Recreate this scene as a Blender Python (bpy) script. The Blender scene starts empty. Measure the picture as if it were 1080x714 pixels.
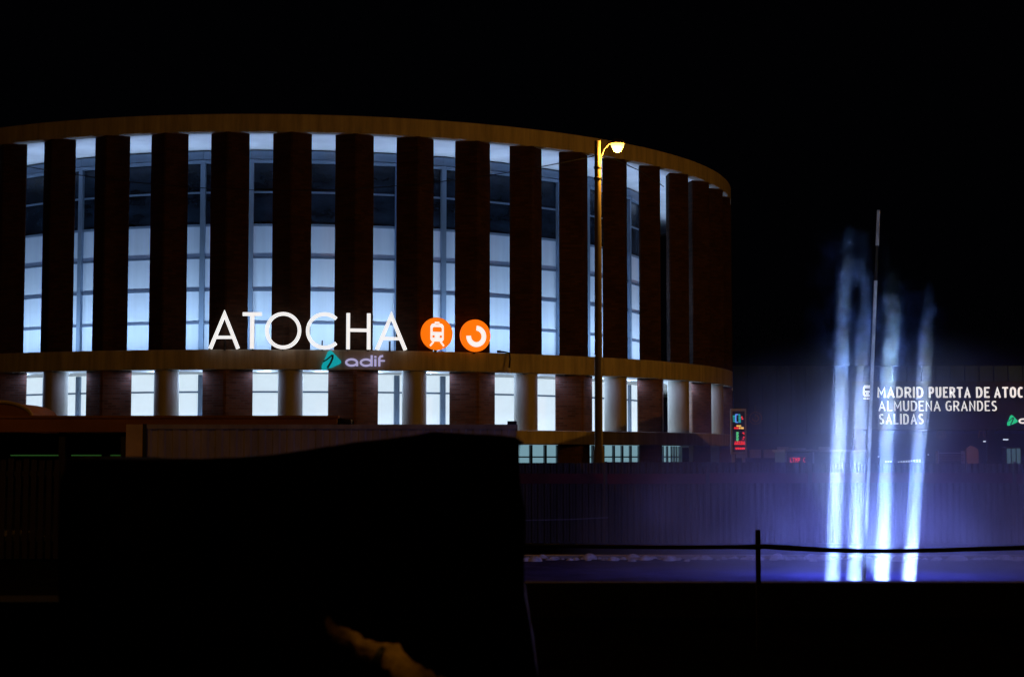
import bpy, math, random
from mathutils import Vector, Matrix
random.seed(7)
R = math.radians; PI = math.pi
sc = bpy.context.scene; C = sc.collection
# ------------------------------------------------------------------ camera
F = 1780.6; PITCH = .0694; CAMH = 2.1
cam = bpy.data.cameras.new('camera'); cam.lens = F/1080*36; cam.sensor_width = 36; cam.clip_end = 3000; cam.clip_start = .1
camo = bpy.data.objects.new('camera', cam); C.objects.link(camo)
camo.location = (0, 0, CAMH); camo.rotation_euler = (PI/2+PITCH, 0, 0); sc.camera = camo
cam.dof.use_dof = True; cam.dof.focus_distance = 100; cam.dof.aperture_fstop = 3.2
# ------------------------------------------------------------------ world: overcast-free black night
w = bpy.data.worlds.new('World'); sc.world = w; w.use_nodes = True
bg = w.node_tree.nodes['Background']; bg.inputs[0].default_value = (.25, .28, .5, 1); bg.inputs[1].default_value = .0012
# faint warm town glow
su = bpy.data.lights.new('town_glow', 'SUN'); su.energy = .03; su.color = (1, .42, .06); su.angle = R(25)
so = bpy.data.objects.new('town_glow', su); C.objects.link(so); so.rotation_euler = (R(66), 0, R(22))
sc.view_settings.view_transform = 'Standard'; sc.view_settings.look = 'None'; sc.view_settings.gamma = 1
sc.view_settings.exposure = 0; sc.view_settings.use_curve_mapping = False
sc.render.engine = 'CYCLES'; cy = sc.cycles
cy.use_denoising = True; cy.max_bounces = 6; cy.diffuse_bounces = 3; cy.glossy_bounces = 2; cy.volume_bounces = 0
cy.sample_clamp_indirect = 2; cy.caustics_reflective = False; cy.caustics_refractive = False; cy.blur_glossy = 1

# ------------------------------------------------------------------ helpers
def at(px, py, Y):
    u = (px-540)/F; v = (357-py)/F; c, s = math.cos(PITCH), math.sin(PITCH)
    fy = c-v*s; k = Y/fy
    return Vector((u*k, Y, CAMH+(s+v*c)*k))
def X(px, Y): return at(px, 480, Y).x
def Z(py, Y): return at(540, py, Y).z
def kids(o): return [c for c in bpy.data.objects if c.parent == o]
WM = {}
def tag(o, label=None, cat=None, group=None, kind=None):
    if label: o['label'] = label
    if cat: o['category'] = cat
    if group: o['group'] = group
    if kind: o['kind'] = kind
    return o
def empty(name, loc, label, cat, group=None, rz=0):
    o = bpy.data.objects.new(name, None); C.objects.link(o); o.location = loc; o.rotation_euler = (0, 0, rz)
    o.empty_display_size = .3
    WM[o.name] = Matrix.Translation(Vector(loc)) @ Matrix.Rotation(rz, 4, 'Z')
    return tag(o, label, cat, group)
class MB:
    def __init__(s): s.v = []; s.f = []; s.sm = []
    def add(s, vs, fs, smooth=False, M=None):
        n = len(s.v); s.v += [(M @ Vector(p)) if M else Vector(p) for p in vs]
        s.f += [tuple(n+i for i in f) for f in fs]; s.sm += [smooth]*len(fs); return s
    def box(s, x0, x1, y0, y1, z0, z1, M=None):
        v = [(x, y, z) for z in (z0, z1) for (x, y) in ((x0, y0), (x1, y0), (x1, y1), (x0, y1))]
        return s.add(v, [(3,2,1,0), (4,5,6,7), (0,1,5,4), (1,2,6,5), (2,3,7,6), (3,0,4,7)], M=M)
    def prism(s, poly, z0, z1, M=None, smooth=False, zz=None):
        n = len(poly); v = [(x, y, z0) for x, y in poly]+[(x, y, z1) for x, y in poly]
        s.add(v, [(i, (i+1) % n, n+(i+1) % n, n+i) for i in range(n)], smooth, M)
        s.add(v, [tuple(range(n-1, -1, -1)), tuple(range(n, 2*n))], False, M); return s
    def tube(s, pts, r, n=10, caps=True, M=None):
        pts = [Vector(p) for p in pts]; rr = r if isinstance(r, (list, tuple)) else [r]*len(pts)
        v = []; f = []; up = None
        for i, p in enumerate(pts):
            t = (pts[min(i+1, len(pts)-1)]-pts[max(i-1, 0)]).normalized()
            if up is None: up = Vector((0, 0, 1)) if abs(t.z) < .9 else Vector((0, 1, 0))
            a = t.cross(up).normalized(); b = a.cross(t); up = b
            for k in range(n):
                q = 2*PI*k/n; v.append(p+(a*math.cos(q)+b*math.sin(q))*rr[i])
        for i in range(len(pts)-1):
            for k in range(n): f.append((i*n+k, i*n+(k+1) % n, (i+1)*n+(k+1) % n, (i+1)*n+k))
        s.add(v, f, True, M)
        if caps: s.add(v, [tuple(range(n-1, -1, -1)), tuple(range(len(v)-n, len(v)))], False, M)
        return s
    def lathe(s, prof, n=24, M=None):
        v = [(r*math.cos(2*PI*k/n), r*math.sin(2*PI*k/n), z) for r, z in prof for k in range(n)]
        f = [(i*n+k, i*n+(k+1) % n, (i+1)*n+(k+1) % n, (i+1)*n+k) for i in range(len(prof)-1) for k in range(n)]
        return s.add(v, f, True, M)
    # a stroke of width w in the local XZ plane, facing -Y, thickness d
    def stroke(s, pts, w, y=0, d=.1, closed=False, M=None, ml=.42):
        P = [Vector(p) for p in pts]; n = len(P); L = []; Q = []
        for i in range(n):
            if closed: a, b = P[i-1], P[(i+1) % n]
            else: a, b = (P[i-1] if i else None), (P[i+1] if i < n-1 else None)
            d1 = (P[i]-a).normalized() if a is not None else None
            d2 = (b-P[i]).normalized() if b is not None else None
            if d1 is None: d1 = d2
            if d2 is None: d2 = d1
            n1 = Vector((-d1.y, d1.x)); n2 = Vector((-d2.y, d2.x)); m = n1+n2
            if m.length < 1e-4: m = n1
            m.normalize(); k = w/2/max(m.dot(n1), ml)
            L.append(P[i]+m*k); Q.append(P[i]-m*k)
        v = [(p.x, y+o, p.y) for o in (0, d) for p in L+Q]; N = 2*n; f = []
        for i in range(n if closed else n-1):
            j = (i+1) % n
            f += [(i, j, n+j, n+i), (N+i, N+n+i, N+n+j, N+j), (i, N+i, N+j, j), (n+i, n+j, N+n+j, N+n+i)]
        if not closed: f += [(0, n, N+n, N), (n-1, N+n-1, N+2*n-1, 2*n-1)]
        return s.add(v, f, False, M)
    def plate(s, poly, y=0, d=.05, M=None):
        n = len(poly); v = [(a, y, b) for a, b in poly]+[(a, y+d, b) for a, b in poly]
        f = [(i, (i+1) % n, n+(i+1) % n, n+i) for i in range(n)]+[tuple(range(n)), tuple(range(2*n-1, n-1, -1))]
        return s.add(v, f, False, M)
    def build(s, name, mat, parent=None, bevel=0, fix=True):
        if parent is not None: inv = WM[parent.name].inverted(); loc = Vector((0, 0, 0))
        else:
            lo = Vector((min(p[i] for p in s.v) for i in range(3))); hi = Vector((max(p[i] for p in s.v) for i in range(3)))
            loc = Vector(((lo.x+hi.x)/2, (lo.y+hi.y)/2, lo.z)); inv = Matrix.Translation(-loc)
        me = bpy.data.meshes.new(name); me.from_pydata([tuple(inv @ p) for p in s.v], [], s.f)
        if fix:
            import bmesh
            bm = bmesh.new(); bm.from_mesh(me); bmesh.ops.recalc_face_normals(bm, faces=bm.faces[:]); bm.to_mesh(me); bm.free()
        me.polygons.foreach_set('use_smooth', s.sm); me.materials.append(mat)
        o = bpy.data.objects.new(name, me); C.objects.link(o); o.location = loc
        if parent is not None: o.parent = parent; WM[o.name] = WM[parent.name].copy()
        else: WM[o.name] = Matrix.Translation(loc)
        if bevel:
            b = o.modifiers.new('bevel', 'BEVEL'); b.width = bevel; b.segments = 2; b.limit_method = 'ANGLE'
        return o
def arc(cx, cz, rx, rz, a0, a1, n=24):
    return [(cx+rx*math.cos(R(a0+(a1-a0)*i/n)), cz+rz*math.sin(R(a0+(a1-a0)*i/n))) for i in range(n+1)]
def ring(cx, cz, rx, rz, n=36): return arc(cx, cz, rx, rz, 0, 360, n)[:-1]

# ------------------------------------------------------------------ materials
def mat(name, col, rough=.8, metal=0, scale=0, stretch=(1, 1, 1), var=.3, bump=0, emit=None, es=0, spec=.4, col2=None, detail=5):
    m = bpy.data.materials.new(name); m.use_nodes = True; nt = m.node_tree; b = nt.nodes['Principled BSDF']
    b.inputs['Roughness'].default_value = rough; b.inputs['Metallic'].default_value = metal
    b.inputs['Specular IOR Level'].default_value = spec; b.inputs['Base Color'].default_value = (*col, 1)
    if emit: b.inputs['Emission Color'].default_value = (*emit, 1); b.inputs['Emission Strength'].default_value = es
    if scale:
        tc = nt.nodes.new('ShaderNodeTexCoord'); mp = nt.nodes.new('ShaderNodeMapping'); mp.inputs['Scale'].default_value = stretch
        nt.links.new(tc.outputs['Object'], mp.inputs[0])
        nz = nt.nodes.new('ShaderNodeTexNoise'); nz.inputs['Scale'].default_value = scale; nz.inputs['Detail'].default_value = detail
        nz.inputs['Roughness'].default_value = .65
        nt.links.new(mp.outputs[0], nz.inputs['Vector'])
        cr = nt.nodes.new('ShaderNodeValToRGB'); e = cr.color_ramp.elements
        c2 = col2 or tuple(x*(1-var) for x in col); e[0].color = (*c2, 1); e[0].position = .32
        e[1].color = (*(min(1, x*(1+var*.6)) for x in col), 1); e[1].position = .68
        nt.links.new(nz.outputs[0], cr.inputs[0]); nt.links.new(cr.outputs[0], b.inputs['Base Color'])
        if bump:
            bp = nt.nodes.new('ShaderNodeBump'); bp.inputs['Strength'].default_value = bump; bp.inputs['Distance'].default_value = .03
            nt.links.new(nz.outputs[0], bp.inputs['Height']); nt.links.new(bp.outputs[0], b.inputs['Normal'])
    return m
def brick_mat(name, col, mortar):
    m = mat(name, col, .85, spec=.05); nt = m.node_tree; b = nt.nodes['Principled BSDF']
    tc = nt.nodes.new('ShaderNodeTexCoord'); sp = nt.nodes.new('ShaderNodeSeparateXYZ'); nt.links.new(tc.outputs['Object'], sp.inputs[0])
    at2 = nt.nodes.new('ShaderNodeMath'); at2.operation = 'ADD'; nt.links.new(sp.outputs[0], at2.inputs[0])
    ml = nt.nodes.new('ShaderNodeMath'); ml.operation = 'MULTIPLY'; ml.inputs[1].default_value = .55; nt.links.new(sp.outputs[1], ml.inputs[0]); nt.links.new(ml.outputs[0], at2.inputs[1])
    cb = nt.nodes.new('ShaderNodeCombineXYZ'); nt.links.new(at2.outputs[0], cb.inputs[0]); nt.links.new(sp.outputs[2], cb.inputs[1])
    br = nt.nodes.new('ShaderNodeTexBrick'); br.inputs['Scale'].default_value = 1; br.inputs['Brick Width'].default_value = .5; br.inputs['Row Height'].default_value = .14
    br.inputs['Mortar Size'].default_value = .018; br.inputs['Color1'].default_value = (*col, 1); br.inputs['Color2'].default_value = (*(c*.55 for c in col), 1)
    br.inputs['Mortar'].default_value = (*mortar, 1); nt.links.new(cb.outputs[0], br.inputs['Vector'])
    nz = nt.nodes.new('ShaderNodeTexNoise'); nz.inputs['Scale'].default_value = .9; nz.inputs['Detail'].default_value = 6; nt.links.new(tc.outputs['Object'], nz.inputs['Vector'])
    mx = nt.nodes.new('ShaderNodeMix'); mx.data_type = 'RGBA'; mx.blend_type = 'MULTIPLY'; mx.inputs[0].default_value = .7
    nt.links.new(br.outputs[0], mx.inputs[6]); nt.links.new(nz.outputs[0], mx.inputs[7]); nt.links.new(mx.outputs[2], b.inputs['Base Color'])
    return m
M = {}
M['asphalt'] = mat('asphalt', (.045, .045, .048), .85, scale=3, var=.4, bump=.3)
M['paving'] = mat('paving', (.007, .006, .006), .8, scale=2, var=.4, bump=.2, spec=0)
M['concrete'] = mat('band_concrete', (.36, .31, .25), .85, scale=1.6, stretch=(1.3, 1.3, .12), var=.35, bump=.15)
M['soffit'] = mat('soffit_white', (.72, .74, .76), .8, scale=.5, var=.12)
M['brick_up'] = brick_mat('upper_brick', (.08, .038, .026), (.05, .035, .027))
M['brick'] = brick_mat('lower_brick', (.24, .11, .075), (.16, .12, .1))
M['plaster'] = mat('column_concrete', (.3, .275, .235), .7, scale=1.2, stretch=(1, 1, .3), var=.18)
M['frame'] = mat('painted_frame', (.22, .3, .42), .5, .3)
M['bar'] = mat('panel_joint', (.13, .17, .25), .5, .3)
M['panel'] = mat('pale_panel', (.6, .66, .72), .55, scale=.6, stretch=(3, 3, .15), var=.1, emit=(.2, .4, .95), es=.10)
M['pane'] = mat('dark_glass_painted_clouds', (.016, .027, .046), .25, scale=.3, stretch=(1, 1, 2.4), var=.9, spec=.5)  # noise in the base colour stands in for cloud reflections
M['lit'] = mat('lit_window', (.6, .62, .62), .5, scale=.5, var=.05, emit=(.72, .88, 1), es=.74)
M['lit_low'] = mat('lit_ground_window', (.4, .45, .45), .4, emit=(.30, .55, .66), es=.55)
M['dark'] = mat('black_metal', (.02, .02, .022), .55, .4)
M['white'] = mat('lit_letter_white', (.8, .8, .8), .5, emit=(1, 1, 1), es=.86)
M['whitedim'] = mat('lit_letter_dim', (.8, .8, .8), .5, emit=(.88, .93, 1), es=.85)
M['lilac'] = mat('lit_letter_lilac', (.7, .7, .8), .5, emit=(.52, .52, .95), es=.62)
M['teal'] = mat('lit_teal', (.02, .4, .4), .5, emit=(0, .36, .42), es=.8)
M['green'] = mat('lit_green', (.02, .4, .2), .5, emit=(.01, .62, .3), es=.8)
M['stripe'] = mat('emblem_stripe', (.01, .03, .03), .6)
M['orange'] = mat('lit_orange', (.8, .2, .02), .5, emit=(1, .18, .004), es=.93)
M['lampglow'] = mat('lamp_glow', (1, .8, .4), .3, emit=(1, .66, .16), es=3.2)
M['polemetal'] = mat('galvanised_pole', (.15, .13, .1), .6, .2, scale=3, stretch=(1, 1, .3), var=.3)
M['cable'] = mat('black_cable', (.012, .012, .012), .6)
M['hoarding'] = mat('hoarding_sheet', (.095, .075, .06), .6, .0, scale=1.1, stretch=(2.5, 1, .3), var=.4)
M['redstripe'] = mat('hoarding_red', (.16, .02, .02), .6, scale=1.5, var=.5)
M['container'] = mat('cabin_sheet', (.3, .25, .18), .6, scale=1.2, stretch=(2, 1, .4), var=.35)
M['cabin_door'] = mat('cabin_end_panel', (.5, .34, .13), .6, scale=1, var=.25)
M['fascia'] = mat('roof_fascia', (.34, .14, .045), .75, scale=1, stretch=(.4, 1, 1), var=.3)
M['slat'] = mat('slat_wood', (.015, .009, .006), .8, scale=2, var=.4)
M['tan'] = mat('vault_rim', (.6, .46, .26), .6)
M['water'] = mat('fountain_water', (.06, .065, .24), .6, scale=1.4, var=.35, bump=.4, spec=.0)
M['foam'] = mat('foam', (.62, .64, .72), .8, scale=6, var=.5, bump=.6)
M['blackwall'] = mat('dark_parapet', (.014, .012, .012), .9, scale=2, var=.5)
M['tarp'] = mat('black_plastic', (.007, .007, .008), .6, scale=1.5, var=.4, bump=.5, spec=.02)
M['roll'] = mat('dusty_canvas', (.42, .27, .09), .85, scale=9, stretch=(1, 1, 1), var=.5, col2=(.05, .025, .008), bump=.9)
M['ribs'] = mat('hall_cladding', (.012, .026, .09), .7, 0, spec=0, scale=.8, stretch=(1.5, 1, .3), var=.4)
M['darkwall'] = mat('hall_dark_wall', (.018, .018, .024), .8, scale=.6, var=.4, spec=0)
M['grey'] = mat('grey_panel', (.3, .3, .32), .6)
M['screen'] = mat('screen_black', (.015, .014, .018), .4)
def led(n, c, s): return mat(n, tuple(x*.3 for x in c), .5, emit=c, es=s)
M['led_r'] = led('led_red', (1, .03, .03), 1.0); M['led_g'] = led('led_green', (.15, .9, .35), .7)
M['led_b'] = led('led_blue', (.12, .3, 1), 1.0); M['led_t'] = led('led_teal', (.02, .5, .5), .6)
M['led_y'] = led('led_amber', (1, .55, .12), 1.0); M['led_w'] = led('led_white', (.7, .8, 1), 1.1)
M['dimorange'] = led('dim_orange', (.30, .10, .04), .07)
M['cyan_cab'] = led('lit_cabinet', (.10, .2, .28), .4)
M['greenstrip'] = led('green_strip', (.05, .2, .04), .22)
M['kiosk_glow'] = led('kiosk_poster', (.35, .13, .06), .12)

# ------------------------------------------------------------------ the ground
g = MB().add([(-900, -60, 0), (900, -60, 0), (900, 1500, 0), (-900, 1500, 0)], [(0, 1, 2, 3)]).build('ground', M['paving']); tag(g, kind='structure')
g = MB().add([(-300, 44.5, .004), (300, 44.5, .004), (300, 60.5, .004), (-300, 60.5, .004)], [(0, 1, 2, 3)]).build('road', M['asphalt']); tag(g, kind='structure')
g = MB().box(-300, 300, 60.5, 60.75, -.1, .13).build('kerb', M['plaster']); tag(g, kind='structure')

# ------------------------------------------------------------------ the round brick building
CX, CY, RB = -14.487, 122.016, 30.18
def pol(th, r, z=0): return Vector((CX+r*math.sin(th), CY-r*math.cos(th), z))
def T(i): return R(-2.168+6.684*i)
def G(k): return R(-1.6+6.65*k if k >= -1 else -8.25+6.33*(k+1))
ZT, ZS, ZM1, ZM0, ZL1, ZL0 = 20.88, 19.87, 7.88, 6.79, 3.55, 2.75
rot = empty('round_hall', (CX, CY, 0), 'large round brick hall with tall pillars, concrete bands and blue lit glazing', 'building')
def band(name, z0, z1, ro, ri, m, a0=-180, a1=180, n=240, gaps=0):
    b = MB(); full = a1-a0 >= 359.9; N = n
    prof = [(ro-.04, z0), (ro, z0+.04), (ro, z1-.04), (ro-.04, z1), (ri, z1), (ri, z0)]
    vs = [pol(R(a0+(a1-a0)*k/n), r, z) for k in range(n+1) for r, z in prof]; p = len(prof)
    for j in range(p):
        b.add(vs, [(k*p+j, k*p+(j+1) % p, (k+1)*p+(j+1) % p, (k+1)*p+j) for k in range(n)], j in (0, 1, 2))
    # merge duplicates not needed: each strip keeps its own vertices for crisp edges
    return b.build(name, m, rot)
band('roof_band', ZS, ZT, RB, RB-.5, M['concrete'])
band('middle_band', ZM0, ZM1, RB+.1, 29.9, M['concrete'])
band('lower_band', ZL0, ZL1, RB+.1, 28.1, M['concrete'])
band('roof', ZT-.25, ZT-.02, RB-.52, .2, M['darkwall'])
band('soffit', ZS+.03, ZS+.2, RB-.52, 24.3, M['soffit'])
band('gallery_floor', ZM0+.05, ZM1-.1, 29.85, 24.55, M['soffit'])
band('ground_floor_slab', ZL0+.05, ZL1-.1, 28.05, 24.7, M['plaster'])
band('inner_wall', 0, ZT-.3, 24.1, 23.9, M['darkwall'], n=90)
I0, I1 = -9, 15
RP = 29.45
def pier(i, h, p, z0, z1, name, m, rp):
    th = T(i); c = pol(th, rp); n = Vector((math.sin(th), -math.cos(th))); t = Vector((math.cos(th), math.sin(th)))
    q = []
    e = .05
    for a, b in ((1, 0), (0, 1), (-1, 0), (0, -1)):
        for s_ in (-1, 1):
            aa = a*(1-e)+(0 if a else s_*e*0); bb = b*(1-e)
            # chamfered corner
            if a: pa, pb = a*(1-e), s_*e*a
            else: pa, pb = -s_*e*b, b*(1-e)
            q.append((c.x+n.x*p*pa+t.x*h*pb, c.y+n.y*p*pa+t.y*h*pb))
    MB().prism(q, z0, z1).build(name, m, rot)
for i in range(I0, I1+1):
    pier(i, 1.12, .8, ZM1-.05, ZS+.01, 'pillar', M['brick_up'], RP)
    if i % 2 == 0:
        pier(i, 1.45, .84, ZL1-.05, ZM0+.02, 'brick_pier', M['brick'], RP)
        pier(i, 1.25, .75, 0, ZL0+.02, 'base_pier', M['brick'], RP)
    else:
        b = MB(); c = pol(T(i), RP)
        b.prism([(c.x+.68*math.cos(a*PI/16), c.y+.68*math.sin(a*PI/16)) for a in range(32)], ZL1-.05, ZM0+.02, smooth=True)
        b.build('round_column', M['plaster'], rot)
def facet(b, k, r, z0, z1, u0=0, u1=1, d=0):
    A = pol(G(k), r); B = pol(G(k+1), r); n = Vector((math.sin((G(k)+G(k+1))/2), -math.cos((G(k)+G(k+1))/2), 0))*d
    P = A.lerp(B, u0)+n; Q = A.lerp(B, u1)+n; u = Vector((0, 0, 1))
    b.add([P+u*z0, Q+u*z0, Q+u*z1, P+u*z1], [(0, 1, 2, 3)])
def rail(b, k, r, z0, z1, u0=0, u1=1, d=.08):
    A = pol(G(k), r); B = pol(G(k+1), r); n = Vector((math.sin((G(k)+G(k+1))/2), -math.cos((G(k)+G(k+1))/2), 0))
    P = A.lerp(B, u0); Q = A.lerp(B, u1); u = Vector((0, 0, 1))
    v = [P+u*z0, Q+u*z0, Q+u*z0+n*d, P+u*z0+n*d, P+u*z1, Q+u*z1, Q+u*z1+n*d, P+u*z1+n*d]
    b.add(v, [(3, 2, 1, 0), (4, 5, 6, 7), (0, 1, 5, 4), (1, 2, 6, 5), (2, 3, 7, 6), (3, 0, 4, 7)])
RG = 24.5
rows = [7.9, 9.8, 11.7, 13.6, 15.5]
for k in range(-9, 16):
    b = MB()
    facet(b, k, RG, rows[0], rows[4])
    wdw = b.build('tall_window', M['panel'], rot, fix=False)
    b = MB(); facet(b, k, RG, 15.5, 19.86); b.build('pane', M['pane'], wdw, fix=False)
    for z in rows[1:4]: b = MB(); rail(b, k, RG, z-.07, z+.07, .052, .948, .10); b.build('joint', M['bar'], wdw)
    b = MB()
    rail(b, k, RG, 7.9, 19.3, -.05, .05, .22)                     # thick mullion
    rail(b, k, RG, 15.42, 15.56, .052, 1, .06); rail(b, k, RG, 17.36, 17.46, .052, 1, .06)
    rail(b, k, RG, 19.12, 19.28, .052, 1, .25); rail(b, k, RG, 19.34, 19.82, .0, 1, .16)
    b.build('frame', M['frame'], wdw)
    b = MB(); facet(b, k, RG, ZL1, ZM0+.04); wl = b.build('lower_window', M['lit'], rot, fix=False)
    b = MB(); rail(b, k, RG, 5.74, 5.84, .06, 1, .08); rail(b, k, RG, ZL1, ZM0, -.055, .055, .16)
    b.build('frame', M['frame'], wl)
    b = MB(); facet(b, k, RG+2, .2, ZL0+.04); wb = b.build('ground_window', M['lit_low'], rot, fix=False)
    b = MB()
    for u in (0, .33, .66): rail(b, k, RG+2, .2, ZL0, u-.03, u+.03, .12)
    rail(b, k, RG+2, 2.0, 2.08, .03, .97, .08)
    b.build('frame', M['grey'], wb)

# floodlights hidden on the gallery floor, one per bay, washing panels and soffit
def lamp(kind, name, loc, energy, col, parent=None, **kw):
    l = bpy.data.lights.new(name, kind); l.energy = energy; l.color = col
    for a, v in kw.items():
        if a != 'dir': setattr(l, a, v)
    o = bpy.data.objects.new(name, l); C.objects.link(o); o.location = loc
    if 'dir' in kw: o.rotation_euler = Vector(kw['dir']).to_track_quat('-Z', 'Y').to_euler()
    if parent is not None: o.parent = parent; o.location = WM[parent.name].inverted() @ Vector(loc)
    return o
for i in range(-8, 15):
    thm = (T(i)+T(i+1))/2; rad = Vector((math.sin(thm), -math.cos(thm), 0))
    # aimed at the panels
    lamp('SPOT', 'floodlight', pol(thm, 27.6, 8.0), 620, (.48, .7, 1), rot, spot_size=R(110), spot_blend=1, shadow_soft_size=.15, dir=(-rad*1.0+Vector((0, 0, .8))))
    # narrow one up to the soffit
    lamp('SPOT', 'floodlight', pol(thm, 27.0, 8.0), 1300, (.45, .66, 1), rot, spot_size=R(30), spot_blend=.7, shadow_soft_size=.15, dir=(0, 0, 1))
    lamp('SPOT', 'floodlight', pol(thm, 28.3, 8.0), 1300, (.45, .62, 1), rot, spot_size=R(52), spot_blend=1, shadow_soft_size=.15, dir=(0, 0, 1))
    lamp('AREA', 'pier_fill_light', pol(thm, 29.75, ZM0-.06), 20, (.42, .55, 1), rot, shape='DISK', size=.3, dir=(0, 0, -1))  # added fill under the middle band, brightens the lower pier faces
    lamp('AREA', 'soffit_light', pol(thm, 26.6, ZM0-.12), 190, (.46, .68, 1), rot, shape='DISK', size=.5, dir=(rad*.9+Vector((0, 0, -1))))

# ------------------------------------------------------------------ lettering helpers
def px_theta(px, r):
    a = (px-540)/F/math.cos(PITCH); A = a*a+1; B = -2*(a*CX+CY); D = CX*CX+CY*CY-r*r
    z = (-B-math.sqrt(B*B-4*A*D))/(2*A); return math.atan2(a*z-CX, CY-z)
def frame_at(px, r, z):  # local frame tangent to the building: x right, y inwards, z up
    th = px_theta(px, r); o = pol(th, r, z)
    return Matrix.Translation(o) @ Matrix.Rotation(th, 4, 'Z')
RS = RB+.45
def wpx(x0, x1, r): return (pol(px_theta(x1, r), r)-pol(px_theta(x0, r), r)).length
sg = empty('station_name_sign', pol(px_theta(325, RS), RS, ZM1), 'large white illuminated capital letters reading ATOCHA standing on the middle concrete band', 'sign')
HL = 1.98; SW = .195
def letter(ch, x0, x1):
    Wd = wpx(x0, x1, RS); Mx = frame_at((x0+x1)/2, RS, ZM1+.02); b = MB(); h = HL; w_ = Wd/2; s = SW/2
    if ch == 'A':
        b.stroke([(-w_+s, 0), (0, h-.1), (w_-s, 0)], SW, d=.12, M=Mx); b.stroke([(-w_*.62, .62), (w_*.62, .62)], SW*.85, y=-.004, d=.12, M=Mx)
    if ch == 'T':
        b.stroke([(-w_, h-s), (w_, h-s)], SW, d=.12, M=Mx); b.stroke([(0, 0), (0, h-SW)], SW*1.1, d=.12, M=Mx)
    if ch == 'O': b.stroke(ring(0, h/2, w_-s, h/2-s+.02, 48), SW, d=.12, closed=True, M=Mx)
    if ch == 'C':
        rr = h/2-s+.02; b.stroke(arc(rr-w_+s, h/2, rr, rr, 46, 314, 40), SW, d=.12, M=Mx)
    if ch == 'H':
        b.stroke([(-w_+s, 0), (-w_+s, h)], SW, d=.12, M=Mx); b.stroke([(w_-s, 0), (w_-s, h)], SW, d=.12, M=Mx)
        b.stroke([(-w_+SW, h*.53), (w_-SW, h*.53)], SW*.9, d=.12, M=Mx)
    b.build('letter', M['white'], sg)
for ch, a, c in (('A', 219.7, 252.9), ('T', 255.6, 275.7), ('O', 279.4, 317.6), ('C', 322.6, 357.5), ('H', 365.4, 390.9), ('A', 396, 429.7)): letter(ch, a, c)
b = MB()
for px in (236, 266, 298, 340, 367, 389, 412): b.box(-.03, .03, .12, .4, -.06, .5, M=frame_at(px, RS, ZM1))
b.build('support', M['dark'], sg)

# two round orange signs
def disc_sign(px, py, label, glyph):
    Mx = frame_at(px, RS-.05, 0); z = Z(py, Mx.translation.y); Mx = frame_at(px, RS-.05, z)
    o = empty('round_sign', Mx.translation-Vector((0, 0, .93)), label, 'sign', 'round orange signs beside the big letters')
    rr = .9
    b = MB(); b.plate(ring(0, 0, rr, rr, 56), y=0, d=.16, M=Mx); b.build('disc', M['orange'], o)
    b = MB(); b.box(-.05, .05, .16, .42, -1.0, -.3, M=Mx); b.build('support', M['dark'], o)
    glyph(o, Mx)
def train(o, Mx, k=1, m='white', y=-.03, holes='orange'):
    b = MB(); f = lambda L: [(a*k, c*k) for a, c in L]
    b.plate(f([(-.38, -.32), (-.3, -.43), (.3, -.43), (.38, -.32), (.38, .42), (.3, .54), (.1, .58), (-.1, .58), (-.3, .54), (-.38, .42)]), y=y, d=.03, M=Mx)
    b.plate(f([(-.13, .585), (.13, .585), (.13, .66), (-.13, .66)]), y=y, d=.03, M=Mx)
    b.stroke(f([(-.2, -.44), (-.4, -.68)]), .09*k, y=y, d=.03, M=Mx); b.stroke(f([(.2, -.44), (.4, -.68)]), .09*k, y=y, d=.03, M=Mx)
    b.build('train_pictogram', M[m], o)
    b = MB(); b.plate(f([(-.26, .1), (.26, .1), (.27, .3), (.2, .37), (-.2, .37), (-.27, .3)]), y=y-.006, d=.004, M=Mx)
    for s_ in (-1, 1): b.plate(f(ring(s_*.21, -.16, .075, .075, 14)), y=y-.006, d=.004, M=Mx)
    b.plate(f([(-.1, .5), (.1, .5), (.1, .54), (-.1, .54)]), y=y-.006, d=.004, M=Mx)
    b.build('train_window', M[holes], o)
disc_sign(460.9, 352, 'orange disc sign with a white train front, just right of the big white letters', lambda o, Mx: train(o, Mx))
def cglyph(o, Mx):
    b = MB(); b.stroke(arc(0.03, -.04, .46, .46, 88, -182, 40), .27, y=-.03, d=.03, M=Mx); b.build('ring_symbol', M['white'], o)
disc_sign(501.7, 354, 'round orange sign with a thick white three quarter ring, rightmost on the middle band', cglyph)

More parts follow.
